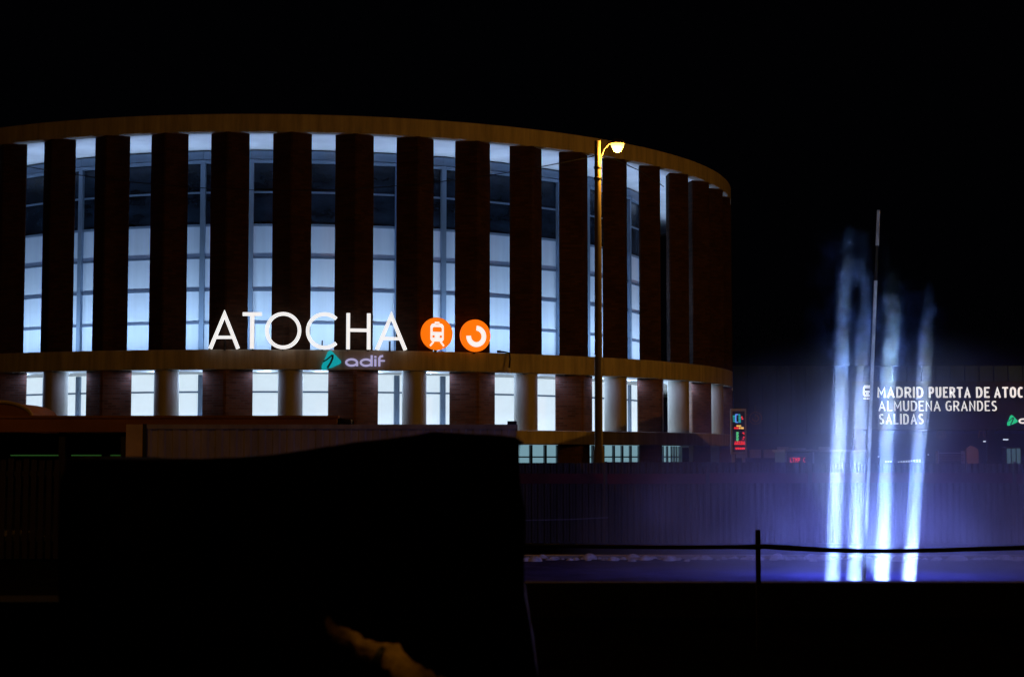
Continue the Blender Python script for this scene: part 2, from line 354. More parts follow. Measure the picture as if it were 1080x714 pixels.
# emblem and small letters on the band
def emblem(o, Mx, s, m, off=(0, 0)):
    # local units: 1 = emblem height
    q = lambda L: [(off[0]+a*s, off[1]+c*s) for a, c in L]
    b = MB(); b.plate(q([(-.48, -.5), (-.28, -.5), (-.18, -.42), (.02, -.38), (.42, -.19), (.49, -.12), (.47, -.02), (.02, .46), (-.08, .5), (-.2, .42), (-.28, .2), (-.5, -.3)]), y=0, d=.08, M=Mx)
    e = b.build('emblem', M[m], o)
    b = MB(); b.stroke(q([(-.42, -.08), (-.25, .02), (-.1, .14), (.03, .27)]), .07*s, y=-.006, d=.004, M=Mx)
    b.stroke(q([(.06, .28), (.05, .1), (-.04, -.12), (-.17, -.33), (-.2, -.4)]), .1*s, y=-.008, d=.004, M=Mx); b.build('stripe', M['stripe'], e)
def adif(o, Mx, x0, h, m, sw):
    # x0 left edge, h = x-height
    def L(fn): b = MB(); fn(b); b.build('letter', M[m], o)
    rx, rz = h*.72, h*.42
    def a_(b): b.stroke(ring(x0+rx+sw/2, h*.5, rx, rz, 30), sw, d=.06, closed=True, M=Mx); b.stroke([(x0+2*rx+sw*.55, 0), (x0+2*rx+sw*.55, h*.62)], sw, y=-.004, d=.06, M=Mx)
    x1 = x0+2*rx+sw*1.8
    def d_(b): b.stroke(ring(x1+rx+sw/2, h*.5, rx, rz, 30), sw, d=.06, closed=True, M=Mx); b.stroke([(x1+2*rx+sw*.55, 0), (x1+2*rx+sw*.55, h*1.5)], sw, y=-.004, d=.06, M=Mx)
    x2 = x1+2*rx+sw*2.3
    def i_(b): b.stroke([(x2, 0), (x2, h)], sw, d=.06, M=Mx); b.stroke([(x2, h*1.15), (x2, h*1.4)], sw, d=.06, M=Mx)
    x3 = x2+sw*1.9
    def f_(b): b.stroke([(x3, 0), (x3, h*1.1), (x3+h*.15, h*1.34), (x3+h*.5, h*1.42)], sw, d=.06, M=Mx); b.stroke([(x3+sw*.5, h*.76), (x3+h*.75, h*.76)], sw*.75, d=.06, M=Mx)
    for fn in (a_, d_, i_, f_): L(fn)
Me = frame_at(349.5, RB+.3, 0); ye = Me.translation.y
lo = empty('operator_logo', pol(px_theta(374, RB+.3), RB+.3, ZM0+.05), 'small teal emblem and lilac lower case letters fixed under the big white letters', 'sign')
emblem(lo, frame_at(349.8, RB+.3, Z(379.9, ye)), 1.08, 'teal')
adif(lo, frame_at(364.2, RB+.3, Z(386, ye)), 0,   .41, 'lilac', .115)

# security camera on the band
p0 = frame_at(536, RB+.12, 0); yy = p0.translation.y
sc1 = empty('security_camera', pol(px_theta(536, RB+.12), RB+.12, Z(392, yy)), 'small security camera on a black bracket right of the two orange disc signs', 'camera')
q = lambda x, y, dy=0: at(x, y, yy-dy)
MB().tube([q(527, 371, -.1), q(530, 371, .1), q(537.5, 372.5, .15), q(538, 379, .25), q(537, 388.5, .35)], .05).build('bracket', M['dark'], sc1)
MB().box(*sorted((q(524.5, 0).x, q(528.5, 0).x)), yy-.2, yy+.1, Z(372, yy), Z(369.8, yy)).build('junction_box', M['dark'], sc1)
b = MB(); c = q(536, 390.5, .5); b.lathe([(.0, -.16), (.12, -.12), (.17, 0), (.15, .1), (.0, .14)], 16, Matrix.Translation(c)); b.build('dome', mat('camera_dome', (.5, .5, .55), .25), sc1)

# ------------------------------------------------------------------ street lamps
YL = 63.0
def make_lamp(label):
    x0 = X(631.5, YL); r = empty('street_lamp', (x0, YL, 0), label, 'street lamp', 'street lamps along the road')
    zt = Z(149, YL); pts = [(x0, YL, 0), (x0, YL, .5), (x0, YL, 2.2), (x0, YL, 2.5), (x0, YL, zt)]
    MB().tube(pts, [.22, .22, .21, .15, .12], 14).build('pole', M['polemetal'], r)
    zc = Z(169, YL); xh = X(646, YL); zh = Z(152.5, YL)
    MB().tube([(x0+.08, YL-.05, zc-.3), (x0+.12, YL-.05, zc+.1), (x0+.24, YL-.05, zc+.4), (xh-.1, YL-.05, zh), (xh+.15, YL-.05, zh+.08)], .026, 8).build('arm', M['polemetal'], r)
    for zz in (zc-.35, Z(190, YL)): MB().lathe([(.13, zz), (.15, zz+.02), (.15, zz+.09), (.13, zz+.11)], 14, Matrix.Translation((x0, YL, 0))).build('clamp', M['dark'], r)
    hd = MB(); c = Vector((X(652, YL), YL-.05, zh)); n = 16
    hd.lathe([(.0, .19), (.12, .17), (.24, .1), (.30, .0), (.28, -.02), (.0, -.02)], n, Matrix.Translation(c+Vector((.02, 0, .03))) @ Matrix.Diagonal((1, .7, 1, 1)))
    h = hd.build('lamp_head', M['polemetal'], r)
    bl = MB(); bl.lathe([(.0, .0), (.25, .0), (.23, -.1), (.13, -.27), (.0, -.33)], n, Matrix.Translation(c+Vector((.02, 0, .0))) @ Matrix.Diagonal((1, .7, 1, 1)))
    bl.build('lamp_bowl', M['lampglow'], h)
    return r, c
lamp0, lc = make_lamp('tall street lamp with a lit amber head in front of the round building')
def lampsource(c, e): lamp('POINT', 'lamp_light', c+Vector((0, -.1, -.45)), e, (1, .42, .04), shadow_soft_size=.2)
lampsource(lc, 1500)
def copy_tree(o, parent=None):
    c = o.copy(); C.objects.link(c)
    if parent is not None: c.parent = parent
    for ch in kids(o): copy_tree(ch, c)
    return c
l2 = copy_tree(lamp0); l2.location = (-22.6, YL, 0); l2.rotation_euler = (0, 0, PI); l2['label'] = 'street lamp left of the round building at the far end of the hanging cable'
lampsource(Vector((-23.4, YL, lc.z)), 900)
l3 = copy_tree(lamp0); l3.location = (31, 76, 0); l3['label'] = 'added unseen street lamp far right, lighting the right side of the round building'
lampsource(Vector((31.8, 76, lc.z)), 6500)  # extra lamp out of view, added to light the right ends of the bands
l4 = copy_tree(lamp0); l4.location = (-17, 20, 0); l4['label'] = 'added unseen street lamp left of the black heap, lighting the pavilion and cabin'
lampsource(Vector((-16.3, 20, lc.z)), 1000)  # extra lamp out of view, added to light the pavilion edge and cabin front
# cable slung between poles
b = MB(); b.tube([at(x, 201-3.4e-4*(x-300)**2, YL) for x in range(-90, 632, 18)]+[at(631, 164, YL)], .018, 6); c = b.build('overhead_cable', M['cable'])
tag(c, 'thin black cable sagging across the upper windows towards the lamp pole', 'cable')
b = MB(); b.tube([at(633, 165, YL), at(650, 169, YL+8), at(674, 180, YL+22), at(700, 197, YL+31)], .025, 6); c = b.build('overhead_cable', M['cable'])
tag(c, 'short black cable running from the lamp pole to the right side of the round building', 'cable')

# ------------------------------------------------------------------ station hall at right
YH = 84
hall = empty('station_hall', (X(960, YH), YH, 0), 'dark low station hall with ribbed cladding and a deep canopy behind the fountain', 'building')
b = MB(); x0, x1 = X(774, YH), X(1250, YH); zt = Z(386, YH)
px = x0
while px < x1:
    b.box(px, px+.66, YH-.12, YH+.2, 3.2, zt); b.box(px+.66, px+.72, YH, YH+.2, 3.2, zt); px += .72
b.build('ribbed_cladding', M['ribs'], hall)
MB().prism([(x0, YH+.2), (x1, YH+.2), (x1, YH+14), (x0+2.6, YH+14)], 0, zt-.3).build('wall', M['darkwall'], hall)
YS = 79.9; xc0 = X(900, YS); zf1 = Z(402, YS); zf0 = Z(453, YS)
MB().prism([(xc0, YS+.1), (x1, YS+.1), (x1, YH-.14), (xc0+.95, YH-.14)], zf0, zf1).build('canopy', M['darkwall'], hall)
for px in (904, 1046, 1188): MB().box(X(px, YS), X(px, YS)+.35, YS+.6, YS+.95, 0, zf0).build('canopy_post', M['darkwall'], hall)
for k in range(9):
    x = X(776+k*14.5, YH); MB().box(x, x+.55, YH-.16, YH-.03, 2.0, 2.0+(.42 if k % 3 else .55)).build('low_window', M['grey'], hall)
for px, py in ((1040, 466), (1061, 464), (1033, 451), (1100, 462)):
    x = X(px, YS+1.5); z = Z(py, YS+1.5)
    MB().box(x-.1, x+.1, YS+1.4, YS+1.6, z, z+.05).build('ceiling_spot', M['led_w'], hall)
for px, py in ((926.5, 481.5), (979, 479.3)):
    p = at(px, py, YS+1); MB().lathe([(.0, -.05), (.05, 0), (.0, .05)], 8, Matrix.Translation(p)).build('wall_spot', M['led_w'], hall)

GL = {
 'M': (.92, [[(0, 0), (0, 1), (.5, .3), (1, 1), (1, 0)]]), 'A': (.82, [[(0, 0), (.5, 1), (1, 0)], [(.2, .3), (.8, .3)]]),
 'D': (.72, [[(0, 0), (0, 1), (.5, 1), (.85, .88), (1, .62), (1, .38), (.85, .12), (.5, 0), 'c']]),
 'R': (.72, [[(0, 0), (0, 1), (.6, 1), (.92, .9), (.98, .75), (.92, .58), (.6, .48), (.1, .48)], [(.5, .46), (1, 0)]]),
 'I': (.0, [[(0, 0), (0, 1)]]), 'P': (.68, [[(0, 0), (0, 1), (.6, 1), (.92, .9), (1, .73), (.92, .55), (.6, .44), (.1, .44)]]),
 'U': (.7, [[(0, 1), (0, .28), (.12, .08), (.35, 0), (.65, 0), (.88, .08), (1, .28), (1, 1)]]),
 'E': (.58, [[(1, 0), (0, 0), (0, 1), (1, 1)], [(.1, .52), (.88, .52)]]), 'T': (.72, [[(0, 1), (1, 1)], [(.5, .93), (.5, 0)]]),
 'O': (.78, [[(.5, 0), (.82, .06), (1, .28), (1, .72), (.82, .94), (.5, 1), (.18, .94), (0, .72), (0, .28), (.18, .06), 'c']]),
 'C': (.66, [[(1, .95), (.55, 1), (.2, .93), (0, .7), (0, .3), (.2, .07), (.55, 0), (1, .05)]]),
 'H': (.7, [[(0, 0), (0, 1)], [(1, 0), (1, 1)], [(.1, .52), (.9, .52)]]), 'L': (.56, [[(0, 1), (0, 0), (1, 0)]]),
 'N': (.74, [[(0, 0), (0, 1), (1, 0), (1, 1)]]),
 'G': (.72, [[(.95, .94), (.55, 1), (.2, .93), (0, .7), (0, .3), (.2, .07), (.55, 0), (1, .06), (1, .48), (.58, .48)]]),
 'S': (.64, [[(.92, .94), (.55, 1), (.2, .96), (.03, .78), (.15, .6), (.82, .42), (.97, .22), (.8, .04), (.45, 0), (.04, .06)]]),
}
def word(o, txt, x0, x1, y1, y0, m, wt, Y):
    # y1 top px, y0 bottom px ; each letter its own part
    a = at(x0, y0, Y); h = at(x0, y1, Y).z-a.z; W = X(x1, Y)-X(x0, Y); gap = .24*h+wt*.55
    h2 = h-wt; nat = sum(GL[c][0]*h2 for c in txt); k = (W-gap*(len(txt)-1)-wt)/nat; x = a.x+wt/2
    for c in txt:
        b = MB(); cw = GL[c][0]*h2*k
        for j, st in enumerate(GL[c][1]):
            cl = st[-1] == 'c'; P = [(x+u*cw, a.z+wt/2+v*h2) for u, v in (st[:-1] if cl else st)]
            if not cl and c in 'MNAHITELRPU': # square ends reach the full height
                def ext(p, q_):
                    d = (Vector(p)-Vector(q_)).normalized(); return tuple(Vector(p)+d*wt*.45)
                P[0] = ext(P[0], P[1]) if not (j and c in 'AHERT') else P[0]
                P[-1] = ext(P[-1], P[-2]) if not (j and c in 'AHE') else P[-1]
            b.stroke(P, wt, y=Y-.003*j, d=.07, closed=cl, ml=.8)
        b.build('letter', M[m], o); x += cw+gap
def sign(label, x0, x1, y0, Y=YS, name='lettering'): 
    return empty(name, (X((x0+x1)/2, Y), Y, Z(y0, Y)), label, 'sign')
s1 = sign('top line of bold white capitals reading MADRID PUERTA DE ATOCHA on the dark canopy', 925.7, 1095, 419.3)
for t_, a, c in (('MADRID', 925.7, 974), ('PUERTA', 979.8, 1023.8), ('DE', 1029.8, 1044), ('ATOCHA', 1049, 1096)): word(s1, t_, a, c, 408, 419.4, 'whitedim', .078, YS)
s2 = sign('middle line of thinner white capitals reading ALMUDENA GRANDES on the dark canopy', 927, 1052, 433.4)
for t_, a, c in (('ALMUDENA', 927, 992.2), ('GRANDES', 997.8, 1051.8)): word(s2, t_, a, c, 422.6, 433.4, 'whitedim', .055, YS)
s3 = sign('bottom line of white capitals reading SALIDAS on the dark canopy', 927, 974, 447.4)
word(s3, 'SALIDAS', 927.4, 974.4, 436.4, 447.3, 'whitedim', .062, YS)
ic = sign('small white train pictogram left of the three lines of white lettering', 910, 919, 421, name='train_sign')
Mi = Matrix.Translation(at(914.7, 412.3, YS)); f = lambda L: [(a*.21, c*.27) for a, c in L]
b = MB(); b.plate(f([(-.95, -.6), (-.6, -1), (.6, -1), (.95, -.6), (.95, .5), (.6, 1), (-.6, 1), (-.95, .5)]), d=.05, M=Mi); b.build('train_pictogram', M['whitedim'], ic)
b = MB()
for s_ in (-1, 1): b.plate(f(ring(s_*.42, -.45, .2, .2, 12)), y=-.012, d=.004, M=Mi)
b.plate(f([(-.6, .02), (.6, .02), (.6, .5), (-.6, .5)]), y=-.013, d=.004, M=Mi); b.build('train_window', M['screen'], ic)
b = MB(); Mi2 = Matrix.Translation(at(914.9, 420.4, YS))
for k in range(5): b.box(-.18+k*.078, -.18+k*.078+.05, 0, .04, -.03, .035, M=Mi2)
b.build('caption', M['whitedim'], ic)
lg = sign('small green emblem with white lower case letters at the right end of the canopy', 1062, 1100, 449, name='operator_logo')
emblem(lg, Matrix.Translation(at(1068, 443.2, YS)), .5, 'green')
adif(lg, Matrix.Translation(at(1074.6, 446.4, YS)), 0, .22, 'whitedim', .07)

# things under the canopy
def orange_pict(px, py, Y, label, r=.2, glyph=0):
    o = empty('round_sign', at(px, py, Y)-Vector((0, 0, r)), label, 'sign'); Mx = Matrix.Translation(at(px, py, Y))
    MB().stroke(ring(0, 0, r, r, 24), .03, d=.04, closed=True, M=Mx).build('ring', M['dimorange'], o)
    b = MB(); b.stroke(arc(0, 0, r*.5, r*.5, 90, -180, 14), .06, d=.04, M=Mx)
    if glyph: b.stroke([(-r*1.9, -r*.7), (-r*1.7, r*.6), (-r*1.3, r*.6)], .05, d=.04, M=Mx)
    b.build('symbol', M['dimorange'], o)
    MB().box(-.02, .02, .04, .14, -r, r+.35, M=Mx).build('hanger', M['dark'], o)
orange_pict(797, 441, YH-.3, 'faint small orange ring sign on the ribbed wall beside the information column', .3, 1)
orange_pict(993, 458.5, YS+3, 'faint orange ring sign hanging under the canopy below the word SALIDAS', .22)
orange_pict(1043, 457.5, YS+2.5, 'dull orange ring sign hanging under the canopy above the kiosk poster', .26, 1)
o = empty('shelf_stand', (X(1002, 78), 78, 0), 'low metal stand with orange edged shelves under the canopy', 'stand')
xa, xb = X(988, 78), X(1016, 78)
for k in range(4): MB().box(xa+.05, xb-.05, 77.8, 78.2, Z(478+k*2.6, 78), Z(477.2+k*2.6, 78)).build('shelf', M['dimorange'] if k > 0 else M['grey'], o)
for x in (xa, xb-.04): MB().box(x, x+.04, 77.75, 78.25, 0, Z(475.5, 78)).build('side_post', M['grey'], o)
MB().box(xa+.04, xb-.04, 78.16, 78.25, 0, Z(490, 78)).build('back_panel', M['darkwall'], o)
o = empty('poster_stand', (X(1026, 77), 77, 0), 'small stand with a glowing orange brown poster under the canopy', 'stand')
xa, xb = X(1019.5, 77), X(1032, 77)
MB().plate([(xa, 1.0), (xb, 1.0), (xb, Z(474, 77)), (xb-.15, Z(471.5, 77)), (xa+.2, Z(470, 77)), (xa, Z(473, 77))], y=77, d=.1).build('poster', M['kiosk_glow'], o)
MB().box(xa-.04, xb+.04, 77.11, 77.2, 0, Z(474, 77)).build('backing', M['dark'], o)
o = empty('vending_machine', (X(1069, 77.5), 77.5, 0), 'pale blue glowing vending cabinet under the right end of the canopy', 'vending machine')
xa, xb = X(1061, 77.5), X(1077, 77.5); zt2 = Z(471.5, 77.5)
MB().box(xa, xb, 77.5, 78.2, 0, zt2).build('cabinet', M['dark'], o, bevel=.02)
for k, (u, v) in enumerate(((.06, .3), (.38, .62), (.7, .94))): MB().box(xa+(xb-xa)*u, xa+(xb-xa)*v, 77.46, 77.499, 1.2, zt2-.06).build('lit_panel', M['cyan_cab'], o)

# glass kiosk with red matrix display
YK = 62
o = empty('ticket_kiosk', (X(872, YK), YK, 0), 'flat roofed dark kiosk with a grey roof edge behind the fence left of the jets', 'kiosk')
xa, xb = X(828, YK), X(916, YK); zr = Z(474, YK)
MB().box(xa, xb, YK, YK+3, zr-.09, zr).build('roof', M['grey'], o, bevel=.01)
MB().box(xa+.08, xb-.08, YK+.08, YK+2.9, 0, zr-.09).build('cabin', M['screen'], o)
for px in (829, 858, 887, 914.5): MB().box(X(px, YK)-.03, X(px, YK)+.03, YK+.01, YK+.07, 0, zr-.09).build('post', M['grey'], o)
b = MB(); x = X(833, YK)
pat = [1, 1, 1, .6, .9, 1.2, .7, 1, .8, 1.1]
for k, h in enumerate(pat): b.box(x+k*.062, x+k*.062+.045, YK+.1, YK+.14, zr+.0, zr+.035+.03*h)
b.build('roof_lettering', M['grey'], o)
dsp = MB().box(X(831, YK), X(851, YK), YK-.03, YK+.0, Z(488, YK), Z(480.5, YK)).build('display', M['screen'], o)
LT = {'L': ["100","100","100","100","111"], 'T': ["111","010","010","010","010"], 'M': ["101","111","111","101","101"], 'P': ["111","101","111","100","100"], 'C': ["011","100","100","100","011"], ' ': ["000"]*5}
b = MB(); x = X(833, YK); z = Z(482.4, YK); s_ = .026
for ch in 'LTMP C':
    for r_, row in enumerate(LT[ch]):
        for c_, v in enumerate(row):
            if v == '1': b.box(x+c_*s_, x+c_*s_+s_*.85, YK-.05, YK-.031, z-(r_+1)*s_*1.3, z-r_*s_*1.3-.006)
    x += s_*3.7
b.build('led_text', M['led_r'], dsp)
b = MB(); p = at(889, 484.5, YK)
for dx in (-.07, .07): b.box(p.x+dx-.02, p.x+dx+.02, YK-.03, YK, p.z-.1, p.z+.1)
b.box(p.x-.05, p.x+.05, YK-.03, YK, p.z-.02, p.z+.02); b.build('window_sticker', M['grey'], o)
# long low lit board behind the jets
o = empty('lit_board', (X(952, 61), 61, 0), 'long low dark board with a row of tiny bright white marks behind the fence', 'sign')
MB().box(X(928, 61), X(976, 61), 61, 61.1, Z(489, 61), Z(483.2, 61)).build('board', M['screen'], o)
for px in (931, 972): MB().box(X(px, 61), X(px, 61)+.06, 61.1, 61.16, 0, Z(484, 61)).build('leg', M['dark'], o)
b = MB()
for a, c, h in ((933.5, 935.5, 1.4), (936, 938, 1.6), (938.4, 940.6, 1.5), (947, 949, 1.0), (949.6, 952, 1.3), (952.4, 954.6, 1.6), (955, 957.2, 1.8), (957.7, 959.8, 2.0), (960.3, 962.6, 2.3), (963.2, 965.6, 2.9), (966.2, 968.6, 3.1), (969.1, 971.2, 3.1)):
    b.box(X(a, 61), X(c, 61)-.02, 60.97, 60.999, Z(487.4, 61), Z(487.4-h, 61))
b.build('lit_marks', M['led_w'], o)

# information column with colour rows
YI = 70; o = empty('information_column', (X(779, YI), YI, 0), 'grey framed upright display with blue, green, amber and red rows beside the round building', 'information screen')
xa, xb = X(771, YI), X(787.5, YI); z0, z1 = Z(479, YI), Z(431, YI)
MB().box(xa, xb, YI, YI+.25, z0, z1).build('casing', M['grey'], o, bevel=.02)
scn = MB().box(xa+.07, xb-.07, YI-.012, YI-.002, z0+.1, z1-.1).build('screen', M['screen'], o)
for x in (xa+.05, xb-.17): MB().box(x, x+.12, YI+.05, YI+.2, 0, z0).build('leg', M['grey'], o)
def U(px, py): return (X(px, YI), Z(py, YI))
def dots(name, m, L):
    b = MB()
    for x_0, y_0, x_1, y_1 in L: a = U(x_0, y_1); c = U(x_1, y_0); b.box(a[0], c[0], YI-.03, YI-.013, a[1], c[1])
    b.build(name, M[m], scn)
dots('logo', 'led_b', [(775.8, 436.6, 778.8, 437.6), (775.8, 444.8, 778.8, 445.8), (775.6, 437.7, 776.9, 444.7)])
dots('logo', 'led_t', [(773.3, 438, 775.4, 440.2), (773.3, 440.9, 775.4, 442.3), (773.5, 443, 775.4, 445), (779.2, 436.6, 781.2, 439), (779.2, 439.4, 781.8, 442), (779.2, 442.5, 781.6, 445.6)])
dots('logo', 'led_r', [(782.2, 439, 783.4, 440.6), (782.4, 441, 784.3, 442.3)])
def row(y0, y1, segs): return [(a, y0, c, y1) for a, c in segs]
dots('text_row', 'led_y', row(448.3, 449.9, [(777, 778.6), (779, 780.4), (780.8, 781.8)])+row(450.4, 452.3, [(779.6, 781.2), (781.6, 784.6)]))
dots('text_row', 'led_r', row(450.4, 452.4, [(774.4, 775.6), (775.9, 777.2), (777.5, 779.2)]))
dots('text_column', 'led_g', [(776.6, 455.6+k*1.62, 779.3-.5*(k % 2), 456.8+k*1.62) for k in range(6)])
dots('text_column', 'led_r', [(783, 455.8, 785.2, 457), (784, 457.2, 785.6, 458), (783.6, 460.4, 785.6, 461.8), (783, 462.6, 784.6, 463.6)])
dots('text_row', 'led_r', row(465.2, 466.4, [(775, 776.6), (777.2, 779), (779.4, 781), (781.4, 783.4), (784, 785.6)])+row(467, 469, [(774.6, 776.8), (777, 779), (779.3, 781.2), (781.5, 783.4), (783.7, 785.8)]))
dots('text_row', 'led_r', row(471.8, 474, [(775.6, 777.4), (777.8, 779.8), (780.2, 781.8), (782.2, 783.6), (784, 785.5)]))

# old curly lamp post, unlit
YC = 92; o = empty('curly_lamp_post', (X(777, YC), YC, 0), 'unlit lamp post with two curled arms just right of the round building', 'street lamp')
MB().tube([(X(777, YC), YC, 0), (X(777, YC), YC, Z(412, YC))], .06, 8).build('pole', M['cable'], o)
MB().tube([(X(777, YC), YC, Z(412, YC))]+[tuple(at(779+5.4*math.cos(R(a)), 403.5-5.2*math.sin(R(a)), YC)) for a in range(200, -11, -15)], .045, 8).build('arm', M['polemetal'], o)
MB().tube([tuple(at(777, 412, YC)), tuple(at(775.5, 409, YC)), tuple(at(774, 409, YC))], .04, 8).build('arm', M['polemetal'], o)
for px, py, r_ in ((784, 405, .17), (774.2, 410.5, .12)):
    MB().lathe([(.0, .9*r_), (.8*r_, .6*r_), (r_, 0), (.7*r_, -.8*r_), (.0, -r_)], 12, Matrix.Translation(at(px, py, YC))).build('lamp_head', M['tan'], o)

# ------------------------------------------------------------------ corrugated hoarding behind the fountain
YF = 39.8; zt = Z(487.5, YF)
hd = empty('site_hoarding', (7, YF, 0), 'long corrugated metal site fence with a dark red stripe behind the fountain', 'fence')
x = X(540, YF)-.2; k = 0
while x < X(1230, YF):
    W_ = 2.38; b = MB(); n = 16; pts = []
    for j in range(n):
        u = x+W_*j/n; s_ = W_/n; pts += [(u, .0), (u+s_*.35, .0), (u+s_*.5, -.045), (u+s_*.85, -.045)]
    pts.append((x+W_, 0)); dz = random.uniform(-.03, .03)
    v = [(a, YF+c, z) for z in (.06, zt+dz) for a, c in pts]; m_ = len(pts)
    b.add(v, [(i, i+1, m_+i+1, m_+i) for i in range(m_-1)])
    b.build('panel', M['hoarding'], hd, fix=False)
    MB().box(x-.03, x+.03, YF-.07, YF-.05, 0, zt+.02).build('post', M['hoarding'], hd)
    zs = Z(500, YF)+random.uniform(-.03, .03)
    MB().box(x+.04, x+W_-.04, YF-.058, YF-.048, zs-.2, zs+.04).build('stripe', M['redstripe'], hd)
    x += W_+.02; k += 1
MB().tube([(X(550, YF), YF-.08, Z(548.5, YF)), (X(600, YF), YF-.08, Z(547.5, YF)), (X(641, YF), YF-.08, Z(545.5, YF))], .015, 6).build('loose_wire', M['grey'], hd)
MB().box(X(540, YF)-.2, X(1230, YF), YF-.12, YF+.05, 0, .07).build('base_rail', M['dark'], hd)

# ------------------------------------------------------------------ site cabin, low pavilion, vault and slat fence at left
YB = 36
cb = empty('site_cabin', (X(340, YB), YB+1.2, 0), 'long corrugated site cabin behind the black plastic heap', 'site cabin')
xa, xm, xb = X(133, YB), X(152, YB), X(545, YB); zc = Z(447.5, YB)
b = MB(); n = 26; pts = []
for j in range(n):
    u = xm+(xb-xm)*j/n; s_ = (xb-xm)/n; pts += [(u, 0), (u+s_*.4, 0), (u+s_*.5, .014), (u+s_*.9, .014)]
pts.append((xb, 0)); v = [(a, YB+c, z) for z in (.15, zc-.1) for a, c in pts]; m_ = len(pts)
b.add(v, [(i, i+1, m_+i+1, m_+i) for i in range(m_-1)]); b.build('corrugated_wall', M['container'], cb, fix=False)
MB().box(xm, xb, YB+.04, YB+2.4, .12, zc-.02).build('cabin_body', M['container'], cb)
MB().box(xm-.02, xb+.02, YB-.03, YB+2.45, zc-.1, zc).build('roof_rail', M['container'], cb)
MB().box(xa, xm-.03, YB-.04, YB+2.4, 0, zc+.0).build('end_panel', M['cabin_door'], cb)
MB().box(xm-.028, xm+.05, YB-.05, YB+.03, 0, zc+.01).build('corner_post', M['dark'], cb)
MB().box(xb-.2, xb, YB-.05, YB+.1, zc+.0, zc+.07).build('corner_lug', M['dark'], cb)
YP = 46
pv = empty('low_pavilion', (X(150, YP), YP+2, 0), 'low flat roofed pavilion with a brown roof edge and a dark open front', 'building')
xa, xb = X(-60, YP), X(355, YP); z1 = Z(439, YP); z0 = Z(455.5, YP)
b = MB(); b.box(xa, xb, YP, YP+.18, z0, z1-.05); b.box(xa-.05, xb+.05, YP-.06, YP+.2, z1-.05, z1+.02); b.build('fascia', M['fascia'], pv)
MB().box(xa, xb, YP+.2, YP+5, z0+.05, z1-.02).build('roof', M['darkwall'], pv)
MB().box(xa, xb, YP+4.6, YP+5, 0, z0+.04).build('back_wall', M['blackwall'], pv)
for px in (-40, 62, 128, 350): MB().box(X(px, YP)-.09, X(px, YP)+.09, YP+.3, YP+.48, 0, z0+.04).build('post', M['dark'], pv)
for a, c, d_ in ((3, 57, 0), (68, 100, .3), (110, 126, .8)): MB().box(X(a, YP), X(c, YP), YP+.7, YP+.74, Z(480.3, YP)-.012, Z(480.3, YP)+.022).build('light_strip', M['greenstrip'], pv)
MB().box(X(357, YP), X(369, YP), YP+.3, YP+.7, Z(447, YP), Z(441.5, YP)).build('roof_unit', M['dark'], pv, bevel=.04)
YV = 52
vt = empty('vaulted_shelter', (X(0, YV), YV, 0), 'rounded vault with a thin tan rim rising over the pavilion roof at far left', 'shelter')
cxv = X(-2, YV); zc0 = Z(441, YV); rx = X(33, YV)-cxv; rz = Z(424, YV)-zc0
A_ = [(cxv+rx*math.cos(R(a)), zc0+rz*math.sin(R(a))) for a in range(0, 181, 6)]
MB().tube([(a, YV, c) for a, c in A_], .05, 8).build('rim', M['tan'], vt)
b = MB(); b.plate([(cxv+rx, 0)]+A_+[(cxv-rx, 0)], y=YV+.06, d=3); b.build('vault', M['fascia'], vt)
YW = 34
fn = empty('slat_fence', (X(25, YW), YW, 0), 'dark fence of upright wooden slats at the far left below the pavilion', 'fence')
b = MB(); x = X(-40, YW)
while x < X(75, YW): b.box(x, x+.1, YW, YW+.03, .05, Z(484, YW)+random.uniform(-.03, .02)); x += .155
b.build('slats', M['slat'], fn)
for z in (.4, 1.7): MB().box(X(-40, YW), X(75, YW), YW+.032, YW+.07, z, z+.1).build('rail', M['dark'], fn)
YG = 12.5
b = MB(); zt3 = Z(634, YG); b.box(X(-60, YG), X(72, YG), YG, YG+.5, 0, zt3-.06); b.box(X(-62, YG), X(74, YG), YG-.04, YG+.54, zt3-.06, zt3)
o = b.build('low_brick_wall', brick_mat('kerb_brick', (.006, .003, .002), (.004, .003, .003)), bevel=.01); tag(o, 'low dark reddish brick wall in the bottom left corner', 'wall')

# ------------------------------------------------------------------ fountain
YJ = 28.0
wt_ = MB(); nx, ny = 60, 24; xs = [-4+34*i/nx for i in range(nx+1)]; ys = [23.4+10.9*j/ny for j in range(ny+1)]
vv = [(x, y, .03+.012*math.sin(x*3.1+y*2)+.01*math.sin(y*5-x*1.7)) for y in ys for x in xs]
wt_.add(vv, [(j*(nx+1)+i, j*(nx+1)+i+1, (j+1)*(nx+1)+i+1, (j+1)*(nx+1)+i) for j in range(ny) for i in range(nx)], True)
o = wt_.build('water', M['water'], fix=False); tag(o, kind='structure')
o = MB().box(-4.4, 30.4, 34.3, 34.6, 0, .1).build('basin_kerb', M['plaster'], bevel=.02); tag(o, 'long low stone rim along the far side of the fountain water', 'kerb')
# foam along the far rim
b = MB(); random.seed(3); x = -3.9
while x < 24:
    r_ = random.uniform(.02, .065) if random.random() < .75 else random.uniform(.05, .12)
    y_ = 34.25-random.random()**2*.8; zc_ = .03
    b.lathe([(r_*1.6, 0), (r_*1.3, r_*.5), (r_*.6, r_*.95), (0, r_*1.05)], 7, Matrix.Translation((x, y_, zc_))); x += random.uniform(.02, .16)
o = b.build('foam', M['foam'], fix=False); tag(o, kind='stuff', label='uneven line of white foam along the far edge of the fountain water', cat='foam')

